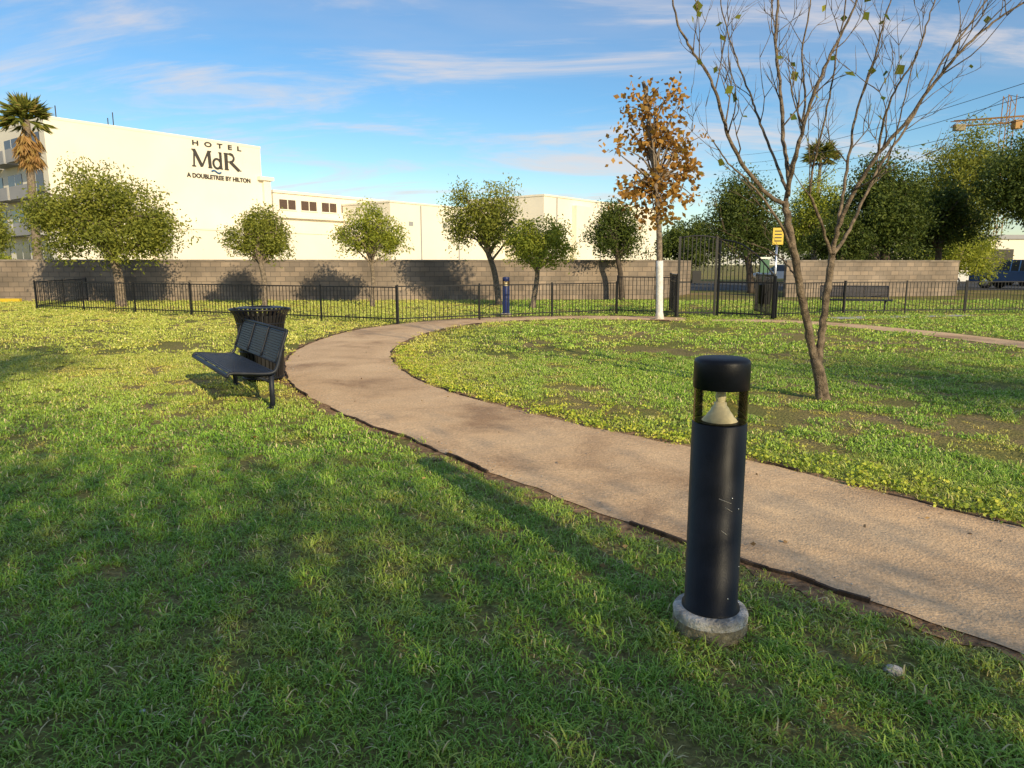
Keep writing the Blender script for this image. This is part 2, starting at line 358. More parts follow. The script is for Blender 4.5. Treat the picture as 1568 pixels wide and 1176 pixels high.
scatter('lawn_grass',pm,5.5,12,105,.80,.7,.75,1.2)
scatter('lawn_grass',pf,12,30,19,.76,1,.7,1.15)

M['litter']=leafmat('fallen_leaf',(0.20,0.10,0.03),(0.55,0.38,0.18),trans=.1)
M['clover']=leafmat('clover_leaf',(0.22,0.34,0.03),(0.70,0.66,0.10),(.42,.50,.06),trans=.15)
def leafmesh(name,C,size,asp,k,lum,droop=0.0,dirs=None):
    n_=len(C)
    if dirs is None:
        a=np.random.normal(size=(n_,3)); a[:,2]=a[:,2]*(1-.5*droop)-droop*1.0
    else: a=dirs
    a/=np.linalg.norm(a,axis=1)[:,None]+1e-9
    r=np.random.normal(size=(n_,3)); b_=np.cross(a,r); b_/=np.linalg.norm(b_,axis=1)[:,None]+1e-9
    nn=np.cross(a,b_)
    s=size*np.random.uniform(.6,1.3,n_)[:,None]
    V=np.stack([C,C+a*s*.45+b_*s*asp*.5+nn*s*.06,C+a*s,C+a*s*.45-b_*s*asp*.5+nn*s*.06],1).reshape(-1,3)
    me=bpy.data.meshes.new(name); me.vertices.add(4*n_); me.vertices.foreach_set('co',V.astype(np.float32).ravel())
    me.loops.add(4*n_); me.loops.foreach_set('vertex_index',np.arange(4*n_,dtype=np.int32))
    me.polygons.add(n_); me.polygons.foreach_set('loop_start',np.arange(0,4*n_,4,dtype=np.int32))
    me.update(calc_edges=True)
    at_=me.attributes.new('lum','FLOAT','FACE'); at_.data.foreach_set('value',np.clip(lum,0,1).astype(np.float32))
    me.materials.append(M[k]); o=bpy.data.objects.new(name,me); S.collection.objects.link(o); return o
nl=420; P=np.stack([np.random.uniform(-8,9,nl),np.random.uniform(1.4,13,nl),np.random.uniform(.02,.05,nl)],1)
dd=np.random.normal(size=(nl,3)); dd[:,2]*=.25
leafmesh('fallen_leaves',P,.032,.6,'litter',np.random.rand(nl),dirs=dd)
# clover / broad-leaf weeds along the far path edge
nc=520; ci=np.random.randint(20,150,nc); off=np.abs(np.random.normal(.12,.28,nc)); C=[];LM=[]
for i_,o_ in zip(ci,off):
    t=B[i_+1]-B[i_-1]; t=t/np.linalg.norm(t); nn=np.array([t[1],-t[0],0]); 
    if (B[i_]+nn*.5-A[i_])@nn < (B[i_]-A[i_])@nn: nn=-nn
    sgn=np.sign(((B[i_]-A[i_])@nn)) or 1
    c0=B[i_]+nn*sgn*(.05+o_)+np.random.normal(0,.03,3); lm=np.random.rand()
    for _ in range(16): C.append(c0+np.array([np.random.normal(0,.045),np.random.normal(0,.045),0])); LM.append(lm*.6+.4*np.random.rand())
C=np.array(C); C[:,2]=np.random.uniform(.012,.045,len(C)); dd=np.random.normal(size=C.shape); dd[:,2]=np.abs(dd[:,2])*.4
leafmesh('clover_weeds',C,.026,.85,'clover',np.array(LM),dirs=dd)

# ---------------------------------------------------------------- bollard lights
def bollard(name,x,y,s=1.0,pk='navy'):
    q=MB(); c=(x,y,0); r=.107*s
    q.lathe(c,[(.150,0),(.152,.03),(.150,.060)],'concd')  # base side is a darker concrete tone than its top
    q.lathe(c,[(.150,.060),(.152,.086),(.146,.098),(.125,.103),(.10,.104)],'conc')
    q.lathe(c,[(r+.010,.100),(r+.010,.112),(r,.116),(r,.882),(r-.004,.887),(r-.012,.887)],pk)
    q.lathe(c,[(r-.003,.887),(r-.003,1.022)],'lens')
    q.lathe(c,[(r-.014,.889),(.07,.889)],'black'); q.lathe(c,[(.07,.8895),(.0,.8895)],'steel')
    q.lathe(c,[(.068,.890),(.064,.897),(.054,.907),(.050,.915),(.038,.930),(.034,.940),(.025,.950),(.024,.962),(.016,.965),(0,.965)],'steel')
    q.lathe(c,[(.017,.965),(.021,.985),(.018,1.012),(0,1.016)],'white')
    q.lathe(c,[(0,1.0205),(r-.004,1.0205),(r+.001,1.022),(r+.001,1.122),(r-.003,1.134),(r-.014,1.140),(r*.5,1.145),(0,1.146)],pk)
    for a,z in ((-1.2,.18),(-.9,.55),(-1.25,.60),(-.6,.30)):
        q.lathe((x+math.cos(a)*(r),y+math.sin(a)*r,z),[(0,.004),(.004,0),(0,-.004)],'chrome',10)
    for a,z,w in ((-1.75,.60,.05),(-1.5,.565,.03),(-1.6,.47,.025)):
        q.tube([(x+math.cos(a+t*w/r)*(r+.0005),y+math.sin(a+t*w/r)*(r+.0005),z-.02*t) for t in (0,.5,1)],.0009,'conc',5)
    return q.obj(name)
bx,by=gp(1086,962)
bollard('bollard_light',bx,by)
bx2,by2=gp(775,484); bollard('bollard_light',bx2,by2-.2,.95,'bluep')
def rock(name,x,y,s,k='conc'):
    q=MB(); q.lathe((x,y,0),[(s*.7,0),(s,.25*s),(s*.8,.6*s),(s*.3,.8*s),(0,.82*s)],k,9); o=q.obj(name)
    for v in o.data.vertices:
        v.co.x+=random.uniform(-.15,.15)*s; v.co.y+=random.uniform(-.15,.15)*s
    return o
rock('stone',*gp(1367,1030),.035); rock('stone',*gp(218,1090),.012,'white')

# ---------------------------------------------------------------- benches
def bench(name,ox,oy,ang,L=1.95):
    q=MB(); u=Vector((math.cos(ang),math.sin(ang),0)); f=Vector((-u.y,u.x,0)); o=Vector((ox,oy,0)); Z=Vector((0,0,1))
    prof=[(.02,.405),(.10,.395),(.20,.400),(.32,.415),(.42,.430),(.47,.425),(.495,.395)]
    def strapprof(prof,nper,gapfrac,k='bench'):
        P=np.array(prof); d=np.r_[0,np.cumsum(np.linalg.norm(np.diff(P,axis=0),axis=1))]; T=np.linspace(0,d[-1],nper+1)
        for i in range(nper):
            t0=T[i]; t1=T[i]+(T[i+1]-T[i])*(1-gapfrac)
            a=(np.interp(t0,d,P[:,0]),np.interp(t0,d,P[:,1])); b=(np.interp(t1,d,P[:,0]),np.interp(t1,d,P[:,1]))
            X=(f*(b[0]-a[0])+Z*(b[1]-a[1])); w=X.length; X.normalize(); N_=u.cross(X)
            q.frame(o+f*a[0]+Z*a[1],X,u,N_,(0,w),(0.03,L-.03),(-.003,.003),k)
    strapprof(prof,16,.2)
    back=[(-.01,.50),(-.03,.56),(-.065,.66),(-.11,.80),(-.125,.82)]
    strapprof(back,12,.2)
    for s in np.linspace(.03,L-.03,4):
        q.tube([o+u*s+f*a+Z*(z-.012) for a,z in prof],.010,'bench',6)
        q.tube([o+u*s+f*(a+.012)+Z*z for a,z in back],.010,'bench',6)
    for s in (0,L):
        q.tube(smoothpts([o+u*s+f*a+Z*z for a,z in [(.495,.39),(.46,.425),(.30,.412),(.12,.395),(.03,.41),(-.01,.48),(-.06,.65),(-.12,.82)]],4),.017,'bench',8)
    q.tube([o+f*-.122+Z*.825,o+u*L+f*-.122+Z*.825],.015,'bench',8)
    q.tube([o+f*-.01+Z*.49,o+u*L+f*-.01+Z*.49],.012,'bench',8)
    q.tube([o+f*.495+Z*.39,o+u*L+f*.495+Z*.39],.015,'bench',8)
    for s in (.10,L-.10):
        b_=o+u*s
        q.tube([b_+f*.04,b_+f*.04+Z*.39],.028,'bench',10)
        q.tube([b_+f*.04+Z*.28,b_+f*.26+Z*.40],.016,'bench',8)
        q.tube([b_+f*.0+Z*.36,b_+f*.42+Z*.40],.02,'bench',8)
        q.lathe(b_+f*.04,[(0,.02),(.06,.02),(.06,.0)],'bench',16)
    return q.obj(name)
bang=math.atan2(1.72,-1.12)
bench('park_bench',-2.43,7.27,bang)
bpx=gp(1385,482); bench('park_bench',bpx[0],bpx[1]+1.0,math.radians(165),2.0)

# ---------------------------------------------------------------- trash can
q=MB(); tx,ty=gp(388,588); ty+=.25; tx+=.05
for i in range(36):
    a=2*math.pi*i/36; d=Vector((math.cos(a),math.sin(a),0)); pr=[(.25,.05),(.27,.35),(.29,.75),(.32,.86),(.365,.93)]
    tdir=Vector((-d.y,d.x,0))
    for (r0,z0),(r1,z1) in zip(pr[:-1],pr[1:]):
        p0=Vector((tx,ty,z0))+d*r0; p1=Vector((tx,ty,z1))+d*r1; Zd=(p1-p0); L=Zd.length; Zd.normalize()
        q.frame(p0,tdir,d,Zd,(-.016,.016),(-.003,.003),(0,L),'black')
def torus(q,c,R,r,k,n=40):
    q.tube([(c[0]+R*math.cos(2*math.pi*i/n),c[1]+R*math.sin(2*math.pi*i/n),c[2]) for i in range(n+1)],r,k,8,False)
for R,z in ((.25,.06),(.275,.4),(.29,.76),(.367,.935)): torus(q,(tx,ty,z),R,.013,'black')
q.lathe((tx,ty,0),[(0,.08),(.23,.08),(.26,.8),(.25,.86)],'tyre',32)
q.lathe((tx,ty,0),[(.30,.955),(.27,.965),(.16,.965),(.15,.95)],'black',32)
for i in range(4):
    a=i*1.571; q.tube([(tx+.2*math.cos(a),ty+.2*math.sin(a),0),(tx+.2*math.cos(a),ty+.2*math.sin(a),.1)],.018,'black')
q.obj('trash_can')

# ---------------------------------------------------------------- fences
def fence(q,p,p2,h,sp=.115,base=.0):
    p=Vector((*p,0));p2=Vector((*p2,0)); d=p2-p; L=d.length; d.normalize(); s=Vector((-d.y,d.x,0)); Z=Vector((0,0,1))
    for z in (h-.02,.14): q.frame(p,d,s,Z,(0,L),(-.012,.012),(z-.014,z+.014),'black')
    n_=int(L/sp)
    for i in range(n_+1): q.frame(p+d*(i*L/n_),d,s,Z,(-.0065,.0065),(-.0065,.0065),(.06,h-.035),'black')
    k=max(1,round(L/2.4))
    for i in range(k+1): q.frame(p+d*(i*L/k),d,s,Z,(-.018,.018),(-.018,.018),(0,h+.03),'black')
q=MB()
f0=gp(57,474); f1=gp(608,496.5); f2=gp(943,481.5); 
fence(q,f0,f1,.95); fence(q,(f1[0]+.03,f1[1]+.03),f2,.97)
far0=(f0[0]-1.2,29.0); fence(q,(f0[0]-.03,f0[1]+.03),far0,.95)
g0=gp(1037,485); g1=gp(1093,485); g2=gp(1184,489)
fence(q,(f2[0]+.03,f2[1]),(g0[0]-.06,g0[1]),1.15)
f3=(g2[0]+.1,g2[1]+.1); f4=gp(1290,483); f5=gp(1475,481); f6=(27,23.6)
fence(q,f3,f4,1.0); fence(q,(f4[0]+.04,f4[1]),f5,1.0); fence(q,(f5[0]+.04,f5[1]),f6,1.0)
q.obj('iron_fence')
q=MB()
def gatepanel(p,p2,h0,h1,arch=0):
    p=Vector((*p,0));p2=Vector((*p2,0)); d=p2-p; L=d.length; d.normalize(); s=Vector((-d.y,d.x,0)); Z=Vector((0,0,1))
    H=lambda t:h0+(h1-h0)*t+arch*math.sin(math.pi*t)
    n_=max(4,int(L/.115))
    for i in range(1,n_): q.frame(p+d*(i*L/n_),d,s,Z,(-.009,.009),(-.009,.009),(.08,H(i/n_)-.01),'black')
    q.tube([p+d*L*t+Z*H(t) for t in np.linspace(0,1,9)],.022,'black',6)
    for z in (.12,1.0): q.frame(p,d,s,Z,(.04,L-.04),(-.018,.018),(z-.02,z+.02),'black')
    q.frame(p,d,s,Z,(-.03,.03),(-.03,.03),(0,h0+.04),'black')
    q.frame(p+d*L,d,s,Z,(-.03,.03),(-.03,.03),(0,h1+.04),'black')
gatepanel(g0,g1,2.25,2.25,.06); gatepanel((g1[0]+.09,g1[1]),g2,2.2,1.15,.28)
q.box((g0[0]+.5,g0[1]-.05,1.15),(.25,.06,.35),'black')
gatepanel((g0[0],g0[1]+.1),(g0[0]+.3,g0[1]+2.4),1.2,1.2); gatepanel((g2[0],g2[1]+.1),(g2[0]+.3,g2[1]+2.4),1.2,1.2)
q.obj('iron_gate')
q=MB(); sx,sy,_=at(1184,470,g2[1]+.6)
q.tube([(sx,sy,0),(sx,sy,2.5)],.03,'chrome'); q.box((sx,sy-.045,2.28),(.30,.012,.46),'yellow')
for i in range(4): q.box((sx,sy-.054,2.42-.09*i),(.2,.004,.03),'black')
q.obj('yellow_notice_sign')
q=MB(); sx,sy,_=at(1166,470,g2[1]+1.6)
q.tube([(sx,sy,0),(sx,sy,1.75)],.03,'green'); q.box((sx,sy-.06,1.45),(.26,.08,.38),'green'); q.box((sx,sy-.06,1.69),(.3,.1,.05),'white'); q.lathe((sx,sy-.22,.35),[(0,0),(.17,0),(.19,.55),(.2,.58),(0,.6)],'black',20)
q.obj('dog_waste_station')

# ---------------------------------------------------------------- block walls
def wall(name,p,p2,h,k='block',t=.2):
    d=Vector((p2[0]-p[0],p2[1]-p[1],0)); L=d.length
    q=MB(); q.frame((0,0,0),(1,0,0),(0,1,0),(0,0,1),(0,L),(0,t),(0,h-.06),k); q.frame((0,0,0),(1,0,0),(0,1,0),(0,0,1),(-.02,L+.02),(-.02,t+.02),(h-.06,h),'conc2')
    o=q.obj(name); o.location=(p[0],p[1],0); o.rotation_euler=(0,0,math.atan2(d.y,d.x)); return o
M['conc2']=mat('wall_cap',(0.24,0.2,0.165),0.9,var=.3,scale=4)
wall('block_wall',(-31,28.2),(6.2,31.3),1.70)
wall('block_wall',(12.6,33),(21.5,34.6),1.70)
wall('block_wall',(6.4,31.3),(9.2,37),1.7)
q=MB(); a=gp(-60,463); b_=gp(56,461); q.frame((a[0],a[1],0),(1,0,0),(0,1,0),(0,0,1),(0,b_[0]-a[0]),(0,.15),(0,.15),'yellow'); q.obj('yellow_kerb')
q=MB(); a=gp(1270,487); b_=gp(1480,482); q.add([(a[0],a[1]-.45,.006),(b_[0],b_[1]-.5,.006),(b_[0],b_[1]+.2,.006),(a[0],a[1]+.3,.006)],[(0,1,2,3)],'gravel'); q.obj('gravel_strip')

# ---------------------------------------------------------------- hotel buildings
def P3(px,py,z):
    d=ray(px,py); t=(z-CH)/d[2]; return Vector((d[0]*t,d[1]*t,0))
HA=P3(65,177,14.5); HB=P3(398,225,14.5); U=(HB-HA).normalized(); Nn=Vector((U.y,-U.x,0)); Zv=Vector((0,0,1)); LH=(HB-HA).length
def facade_sz(px,py,o=HA):
    d=Vector(ray(px,py)); c=Vector((0,0,CH)); t=(o-c).dot(Nn)/d.dot(Nn); p=c+d*t; return ((p-o).dot(U),p.z)
q=MB()
q.frame(HA,U,Nn,Zv,(0,LH),(-17,0),(0,14.3),'stucco'); q.frame(HA,U,Nn,Zv,(-.04,LH+.04),(-17.1,.03),(14.303,14.55),'stucco')
s1,z1=facade_sz(392,270)
q.frame(HA,U,Nn,Zv,(LH+.01,LH+.9),(-.5,.35),(0,z1-.4),'stucco'); q.frame(HA,U,Nn,Zv,(LH-.6,LH+1.2),(.003,.6),(z1-.4,z1),'stucco')
for fl in range(4):
    z=1.0+fl*3.3
    for k in range(3):
        d0=-1.2-k*5.2
        q.frame(HA,U,Nn,Zv,(-.05,.2),(d0-3.6,d0),(z+.3,z+2.4),'glassd')
        q.frame(HA,U,Nn,Zv,(-1.5,-.003),(d0-4.2,d0+.4),(z-.15,z+.03),'stuccog')
        q.frame(HA,U,Nn,Zv,(-1.5,-1.42),(d0-4.2,d0+.4),(z+.033,z+1.0),'stuccog')
        q.frame(HA,U,Nn,Zv,(-.06,-.051),(d0-1.85,d0-1.75),(z+.3,z+2.4),'white')
for s,h in ((2.2,1.6),(6.8,1.2),(7.3,1.8)): q.tube([HA+U*s-Nn*3+Zv*14.5,HA+U*s-Nn*3+Zv*(14.5+h)],.05,'sign',5)
hot=q.obj('hotel_building')
def textobj(name,body,px0,px1,py0,py1,hpx,parent,k='sign'):
    s0,z0=facade_sz(px0,py0); s1,_=facade_sz(px1,py1)
    cu=bpy.data.curves.new(name,'FONT'); cu.body=body; cu.extrude=.04; cu.offset=.02
    cu.materials.append(M[k]); o=bpy.data.objects.new(name,cu); S.collection.objects.link(o)
    bpy.context.view_layer.update(); w=o.dimensions.x; hh=o.dimensions.y
    H=(facade_sz(px0,py0-hpx/2)[1]-facade_sz(px0,py0+hpx/2)[1])
    sx=(s1-s0)/w; sy=H/hh
    R=Matrix((U,Zv,Nn)).transposed().to_4x4()
    base=HA+U*s0+Nn*.06+Zv*(z0-H/2)
    o.matrix_world=Matrix.Translation(base)@R@Matrix.Diagonal((sx,sy,1,1))
    o.parent=parent; return o
textobj('sign_top_line','H  O  T  E  L',293,368,217.5,226,7.5,hot)
textobj('sign_bottom_line','A DOUBLETREE BY HILTON',286,383,267,276,7,hot)
q=MB()
s0,zb=facade_sz(294,254); s1,_=facade_sz(368,262); zt=facade_sz(294,228)[1]; Wd=s1-s0; Ht=zt-zb
lay=[0]
def stroke(pts,w):
    for a,b in zip(pts[:-1],pts[1:]):
        a=Vector((a[0]*Wd,a[1]*Ht)); b=Vector((b[0]*Wd,b[1]*Ht)); d=b-a; L=d.length; d.normalize()
        X=U*d.x+Zv*d.y; Y=-U*d.y+Zv*d.x; lay[0]+=1; h=.05+.003*(lay[0]%30)
        q.frame(HA+U*(s0+a.x)+Zv*(zb+a.y)+Nn*.002,X,Y,Nn,(0,L),(-w/2,w/2),(0,h),'sign')
tk,tn=.34,.17
stroke([(.04,0),(.06,1)],tn); stroke([(.05,1),(.20,.03)],tk); stroke([(.20,.03),(.345,1)],tn); stroke([(.35,1),(.365,0)],tk)
for x in (.04,.365): stroke([(x-.04,.015),(x+.04,.015)],.12)
stroke([(.01,.985),(.07,.985)],.12); stroke([(.33,.985),(.40,.985)],.12)
cx,cy=.505,.30; 
stroke([(cx+.075*math.cos(a),cy+.29*math.sin(a)) for a in np.linspace(.5,5.78,14)],.2)
stroke([(.585,1),(.585,0)],.24); stroke([(.55,.985),(.585,.985)],.09); stroke([(.58,.015),(.62,.015)],.09)
stroke([(.70,0),(.70,1)],tk); stroke([(.66,.015),(.745,.015)],.09); stroke([(.66,.985),(.78,.985)],.1)
stroke([(.78+.09*math.cos(a),.74+.245*math.sin(a)) for a in np.linspace(1.57,-1.57,9)],.22); stroke([(.70,.495),(.78,.495)],.1)
stroke([(.79,.49),(.97,.0)],tk); stroke([(.95,.015),(1.02,.015)],.09)
mo=q.obj('sign_monogram'); mo.parent=hot
q=MB(); q.tube([HA+U*(s0+Wd*(.38+.2*t))+Zv*(zb-.35+.12*math.sin(t*6.28))+Nn*.06 for t in np.linspace(0,1,12)],.09,'signb',6); w_=q.obj('sign_wave'); w_.parent=hot
q=MB(); WO=HB+U*1.6
LW=(P3(597,308,10)-WO).dot(U)
q.frame(WO,U,Nn,Zv,(0,LW),(-14,-.4),(0,9.7),'stucco'); q.frame(WO,U,Nn,Zv,(-.1,LW+.1),(-14.1,-.2),(9.703,10.0),'stucco')
q.frame(WO,U,Nn,Zv,(-.05,LW),(-.397,.2),(6.9,7.2),'stucco')
for k in range(6):
    s=.8+k*3.0
    q.frame(WO,U,Nn,Zv,(s,s+2.2),(-.6,-.37),(7.9,9.0),'winbr'); q.frame(WO,U,Nn,Zv,(s+1.05,s+1.15),(-.37,-.34),(7.9,9.0),'stucco')
    q.frame(WO,U,Nn,Zv,(s-.1,s+2.3),(-.397,-.28),(7.78,7.897),'stucco')
q.obj('hotel_wing')
AO=P3(262,326,7.6); q=MB()
e1=(P3(405,333,7.6)-AO).dot(U)
q.frame(AO,U,Nn,Zv,(0,e1),(-6,0),(0,7.6),'stuccog'); q.frame(AO,U,Nn,Zv,(-.1,e1+.1),(-6.1,.1),(7.603,7.75),'stuccog')  # grey colour stands in for a wall in shade
BO=P3(262,350,4.9)
e2=(P3(528,363,4.9)-BO).dot(U)
q.frame(BO,U,Nn,Zv,(0,e2),(-3.5,0),(0,4.9),'stucco'); q.frame(BO,U,Nn,Zv,(-.08,e2+.08),(-3.6,.08),(4.903,5.05),'stucco')
q.obj('service_building')
DO=P3(597,307,9.0); LD=(P3(800,326,9.0)-DO).dot(U); q=MB()
q.frame(DO,U,Nn,Zv,(0,LD),(-20,0),(0,8.8),'stucco'); q.frame(DO,U,Nn,Zv,(-.1,LD),(-20.1,.1),(8.803,9.0),'stucco')
for s in (5,12,19): q.frame(DO,U,Nn,Zv,(s,s+.12),(0.003,.1),(0,8.7),'stuccog')
for s in (3,9,16): q.frame(DO,U,Nn,Zv,(s,s+.7),(0.003,.05),(6.2,6.7),'stuccog')
q.obj('white_warehouse')
EO=P3(833,297,11); LE=(P3(1005,320,11)-EO).dot(U); q=MB()
q.frame(EO,U,Nn,Zv,(0,LE),(-14,0),(0,10.75),'stucco'); q.frame(EO,U,Nn,Zv,(-.1,LE+.1),(-14.1,.12),(10.753,11),'stucco')
q.frame(EO,U,Nn,Zv,(7,12),(0.003,.8),(0,9.9),'stucco')
for s in (3,15,21): q.frame(EO,U,Nn,Zv,(s,s+.15),(0.003,.1),(0,10.7),'stuccog')
q.obj('white_warehouse')
q=MB(); q.frame((38,72,0),(1,0,0),(0,1,0),Zv,(0,50),(0,14),(0,4.0),'stucco'); q.frame((38,72,0),(1,0,0),(0,1,0),Zv,(-.2,50.2),(-.2,14.2),(4.003,4.4),'stuccog')
for k in range(8): q.frame((38,72,0),(1,0,0),(0,1,0),Zv,(2+k*6,6+k*6),(-.05,.2),(.6,3.0),'glassd')
q.obj('shop_building')
q=MB(); q.add([(10,42,.01),(120,42,.01),(120,62,.01),(10,62,.01)],[(0,1,2,3)],'asphalt'); q.obj('car_park')

# ---------------------------------------------------------------- vehicles
def car(name,x,y,rz,paint,kind='sedan'):
    q=MB(); R=Matrix.Rotation(rz,3,'Z'); o=Vector((x,y,0)); X=R@Vector((1,0,0)); Y=R@Vector((0,1,0))
    if kind=='pickup': body=[(-2.6,.45),(-2.6,1.05),(-.6,1.08),(-.5,1.1),(1.1,1.12),(2.45,1.0),(2.6,.8),(2.6,.45)]; cab=[(-.65,1.09),(-.5,1.75),(.6,1.78),(1.25,1.12)]
    else: body=[(-2.2,.35),(-2.25,.8),(-2.0,.98),(1.0,.95),(2.1,.78),(2.25,.6),(2.2,.35)]; cab=[(-1.8,.97),(-1.1,1.45),(.3,1.47),(1.1,.95)]
    def ex(pr,w,k,w2=None):
        w2=w2 or w; n_=len(pr); vs=[]
        zmax=max(b for _,b in pr); zmin=min(b for _,b in pr)
        for sg in (-1,1):
            for a,b in pr:
                ww=w+(w2-w)*((b-zmin)/(zmax-zmin)); vs.append(o+X*a+Y*sg*ww+Zv*b)
        fs=[tuple(range(n_)),tuple(range(2*n_-1,n_-1,-1))]+[(i,n_+i,n_+(i+1)%n_,(i+1)%n_) for i in range(n_)]
        q.add(vs,fs,k)
    ex(body,.92,paint); ex(cab,.84,'glassd',.7)
    z=cab[1][1]; q.frame(o,X,Y,Zv,(cab[1][0],cab[2][0]),(-.71,.71),(z-.005,z+.04),paint)
    for a in (cab[1][0]*.3+cab[2][0]*.7,cab[1][0]*.75+cab[2][0]*.25):
        for sg in (-1,1): q.tube([o+X*a+Y*sg*.86+Zv*cab[0][1],o+X*a+Y*sg*.715+Zv*z],.035,paint,6)
    wx=(-1.55,1.6) if kind=='pickup' else (-1.35,1.35); wr=.38 if kind=='pickup' else .33
    for a in wx:
        for sg in (-1,1):
            c=o+X*a+Y*sg*.84+Zv*wr
            q.tube([c-Y*sg*.11,c+Y*sg*.105],wr,'tyre',20); q.tube([c,c+Y*sg*.115],wr*.6,'chrome',16)
    fx=body[-1][0]; rx=body[0][0]
    for sg in (-1,1):
        q.frame(o,X,Y,Zv,(fx-.1,fx+.02),(sg*.72-.15,sg*.72+.15),(.62,.76),'white'); q.frame(o,X,Y,Zv,(rx-.03,rx+.1),(sg*.78-.1,sg*.78+.1),(.65,.92),'red')
    q.frame(o,X,Y,Zv,(fx-.05,fx+.06),(-.85,.85),(.38,.52),'chrome'); q.frame(o,X,Y,Zv,(rx-.08,rx+.05),(-.85,.85),(.38,.52),'chrome')
    return q.obj(name,.03)
px_,py_=gp(1528,441); car('pickup_truck',px_,py_-2,math.radians(120),'blue','pickup')
car('parked_car',px_+6,py_+3,math.radians(170),'wcar'); car('parked_car',22.5,60,math.radians(175),'wcar'); car('parked_car',29,50,math.radians(175),'wcar'); car('parked_car',38,52,math.radians(175),'wcar')

# ---------------------------------------------------------------- trees
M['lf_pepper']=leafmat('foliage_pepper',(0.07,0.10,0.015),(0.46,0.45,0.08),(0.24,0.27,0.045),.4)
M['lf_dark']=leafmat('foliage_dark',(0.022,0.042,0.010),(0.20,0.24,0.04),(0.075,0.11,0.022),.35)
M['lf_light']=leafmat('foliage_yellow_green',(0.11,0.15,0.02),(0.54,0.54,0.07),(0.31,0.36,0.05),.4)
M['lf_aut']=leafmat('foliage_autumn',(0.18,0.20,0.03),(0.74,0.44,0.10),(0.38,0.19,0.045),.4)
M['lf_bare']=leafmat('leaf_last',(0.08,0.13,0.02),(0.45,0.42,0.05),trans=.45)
def tree(name,trunk,crowns,ncl,lpc,lsize,k,bark='bark',tr=.11,sig=.28,droop=.6,asp=.42,seed=1,branches=30,shell=.45,gap=-.10,nfreq=1.0,amp=.55):
    rs=np.random.RandomState(seed); random.seed(seed)
    q=MB(); tp=smoothpts(trunk,5); N=len(tp); q.tube(tp,[tr*(1.25-.55*i/(N-1)) if i>0 else tr*1.6 for i in range(N)],bark,10)
    vol=np.array([c[3]*c[4]*c[5] for c in crowns]); vol=vol/vol.sum()
    cs=np.mean([c[3] for c in crowns]); CL=[]; tries=0
    while len(CL)<ncl and tries<ncl*40:
        tries+=1
        c=crowns[rs.choice(len(crowns),p=vol)]
        d=rs.normal(size=3); d/=np.linalg.norm(d); r=rs.uniform(shell,1) if rs.rand()<.7 else rs.rand()**.5
        nn=noise.noise((d[0]*2.3+seed*3.3,d[1]*2.3,d[2]*2.3+c[0]))
        r*=1+amp*nn
        p=np.array([c[0]+d[0]*r*c[3],c[1]+d[1]*r*c[4],c[2]+d[2]*r*c[5]])
        if noise.noise((p[0]*nfreq*1.3/cs+seed,p[1]*nfreq*1.3/cs,p[2]*nfreq*1.6/cs))<gap: continue
        CL.append(p)
    ncl=len(CL); CL=np.array(CL)
    idx=rs.choice(ncl,min(branches,ncl),replace=False)
    for i in idx:
        p=Vector(CL[i]); s=tp[int(N*(.55+.44*rs.rand()))-1]
        if s.z>p.z-.1: s=tp[int(N*.5)]
        mid=(s+p)*.5+Vector((rs.normal()*.15,rs.normal()*.15,(p-s).length*.12))
        bp=smoothpts([s,mid,p],4); q.tube(bp,[tr*.5*(1-.85*j/(len(bp)-1)) for j in range(len(bp))],bark,6)
    base=q.obj(name)
    cs_=rs.uniform(.55,1.35,ncl)
    cl=np.repeat(np.arange(ncl),lpc); off=np.clip(rs.normal(size=(len(cl),3)),-1.7,1.7)*sig*cs_[cl][:,None]; off[:,2]*=.75
    C=CL[cl]+off
    if droop>0: C[:,2]-=np.abs(rs.normal(size=len(cl)))*droop*sig*.8
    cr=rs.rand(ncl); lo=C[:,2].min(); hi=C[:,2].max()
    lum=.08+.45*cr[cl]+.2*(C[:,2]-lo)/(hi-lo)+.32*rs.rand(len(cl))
    st=np.random.get_state(); np.random.seed(seed)
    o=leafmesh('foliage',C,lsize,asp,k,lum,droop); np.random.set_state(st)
    o.parent=base; return base
def ptree(name,crown_px,base_px,Y,k='lf_pepper',seed=1,ncl=130,lpc=75,ls=.15,bark='bark',tr=.11,parts=None,sig=None,fill=1.03,**kw):
    x0,y0,x1,y1=crown_px; a=at(x0,y0,Y); b_=at(x1,y1,Y); cx=(a[0]+b_[0])/2; cz=(a[2]+b_[2])/2; rx=(b_[0]-a[0])/2; rz=(a[2]-b_[2])/2
    bx=at(base_px,460,Y)[0]
    rx*=fill; rz*=fill
    if parts is None: parts=[(-.45,-.1,.42,.55),(.45,-.2,.42,.55),(.05,.35,.45,.55),(.0,-.3,.6,.5),(-.3,.3,.3,.4),(.35,.2,.3,.4)]
    rr=random.Random(seed)
    crowns=[(cx+p[0]*rx,Y+rr.uniform(-.3,.3)*rx,cz+p[1]*rz,rx*p[2],rx*p[2]*.95,rz*p[3]) for p in parts]
    zt=cz-rz*.35
    trunk=[(bx,Y,0),(bx+(cx-bx)*.35+.04,Y+.05,zt*.45),(bx+(cx-bx)*.75-.03,Y-.05,zt*.8),(bx+(cx-bx)*.95,Y,zt+rz*.4)]
    return tree(name,trunk,crowns,ncl,lpc,ls,k,bark,tr,sig=sig or .16*min(rx,rz),seed=seed,**kw)
ptree('pepper_tree',(28,243,292,405),185,25.5,seed=3,ncl=460,lpc=60,ls=.13,tr=.15,fill=.99,parts=[(-.6,-.2,.38,.5),(.55,-.3,.42,.5),(-.15,.35,.45,.55),(.25,.05,.42,.55),(-.3,-.35,.5,.45),(.3,-.5,.5,.35),(-.55,.15,.25,.35)])
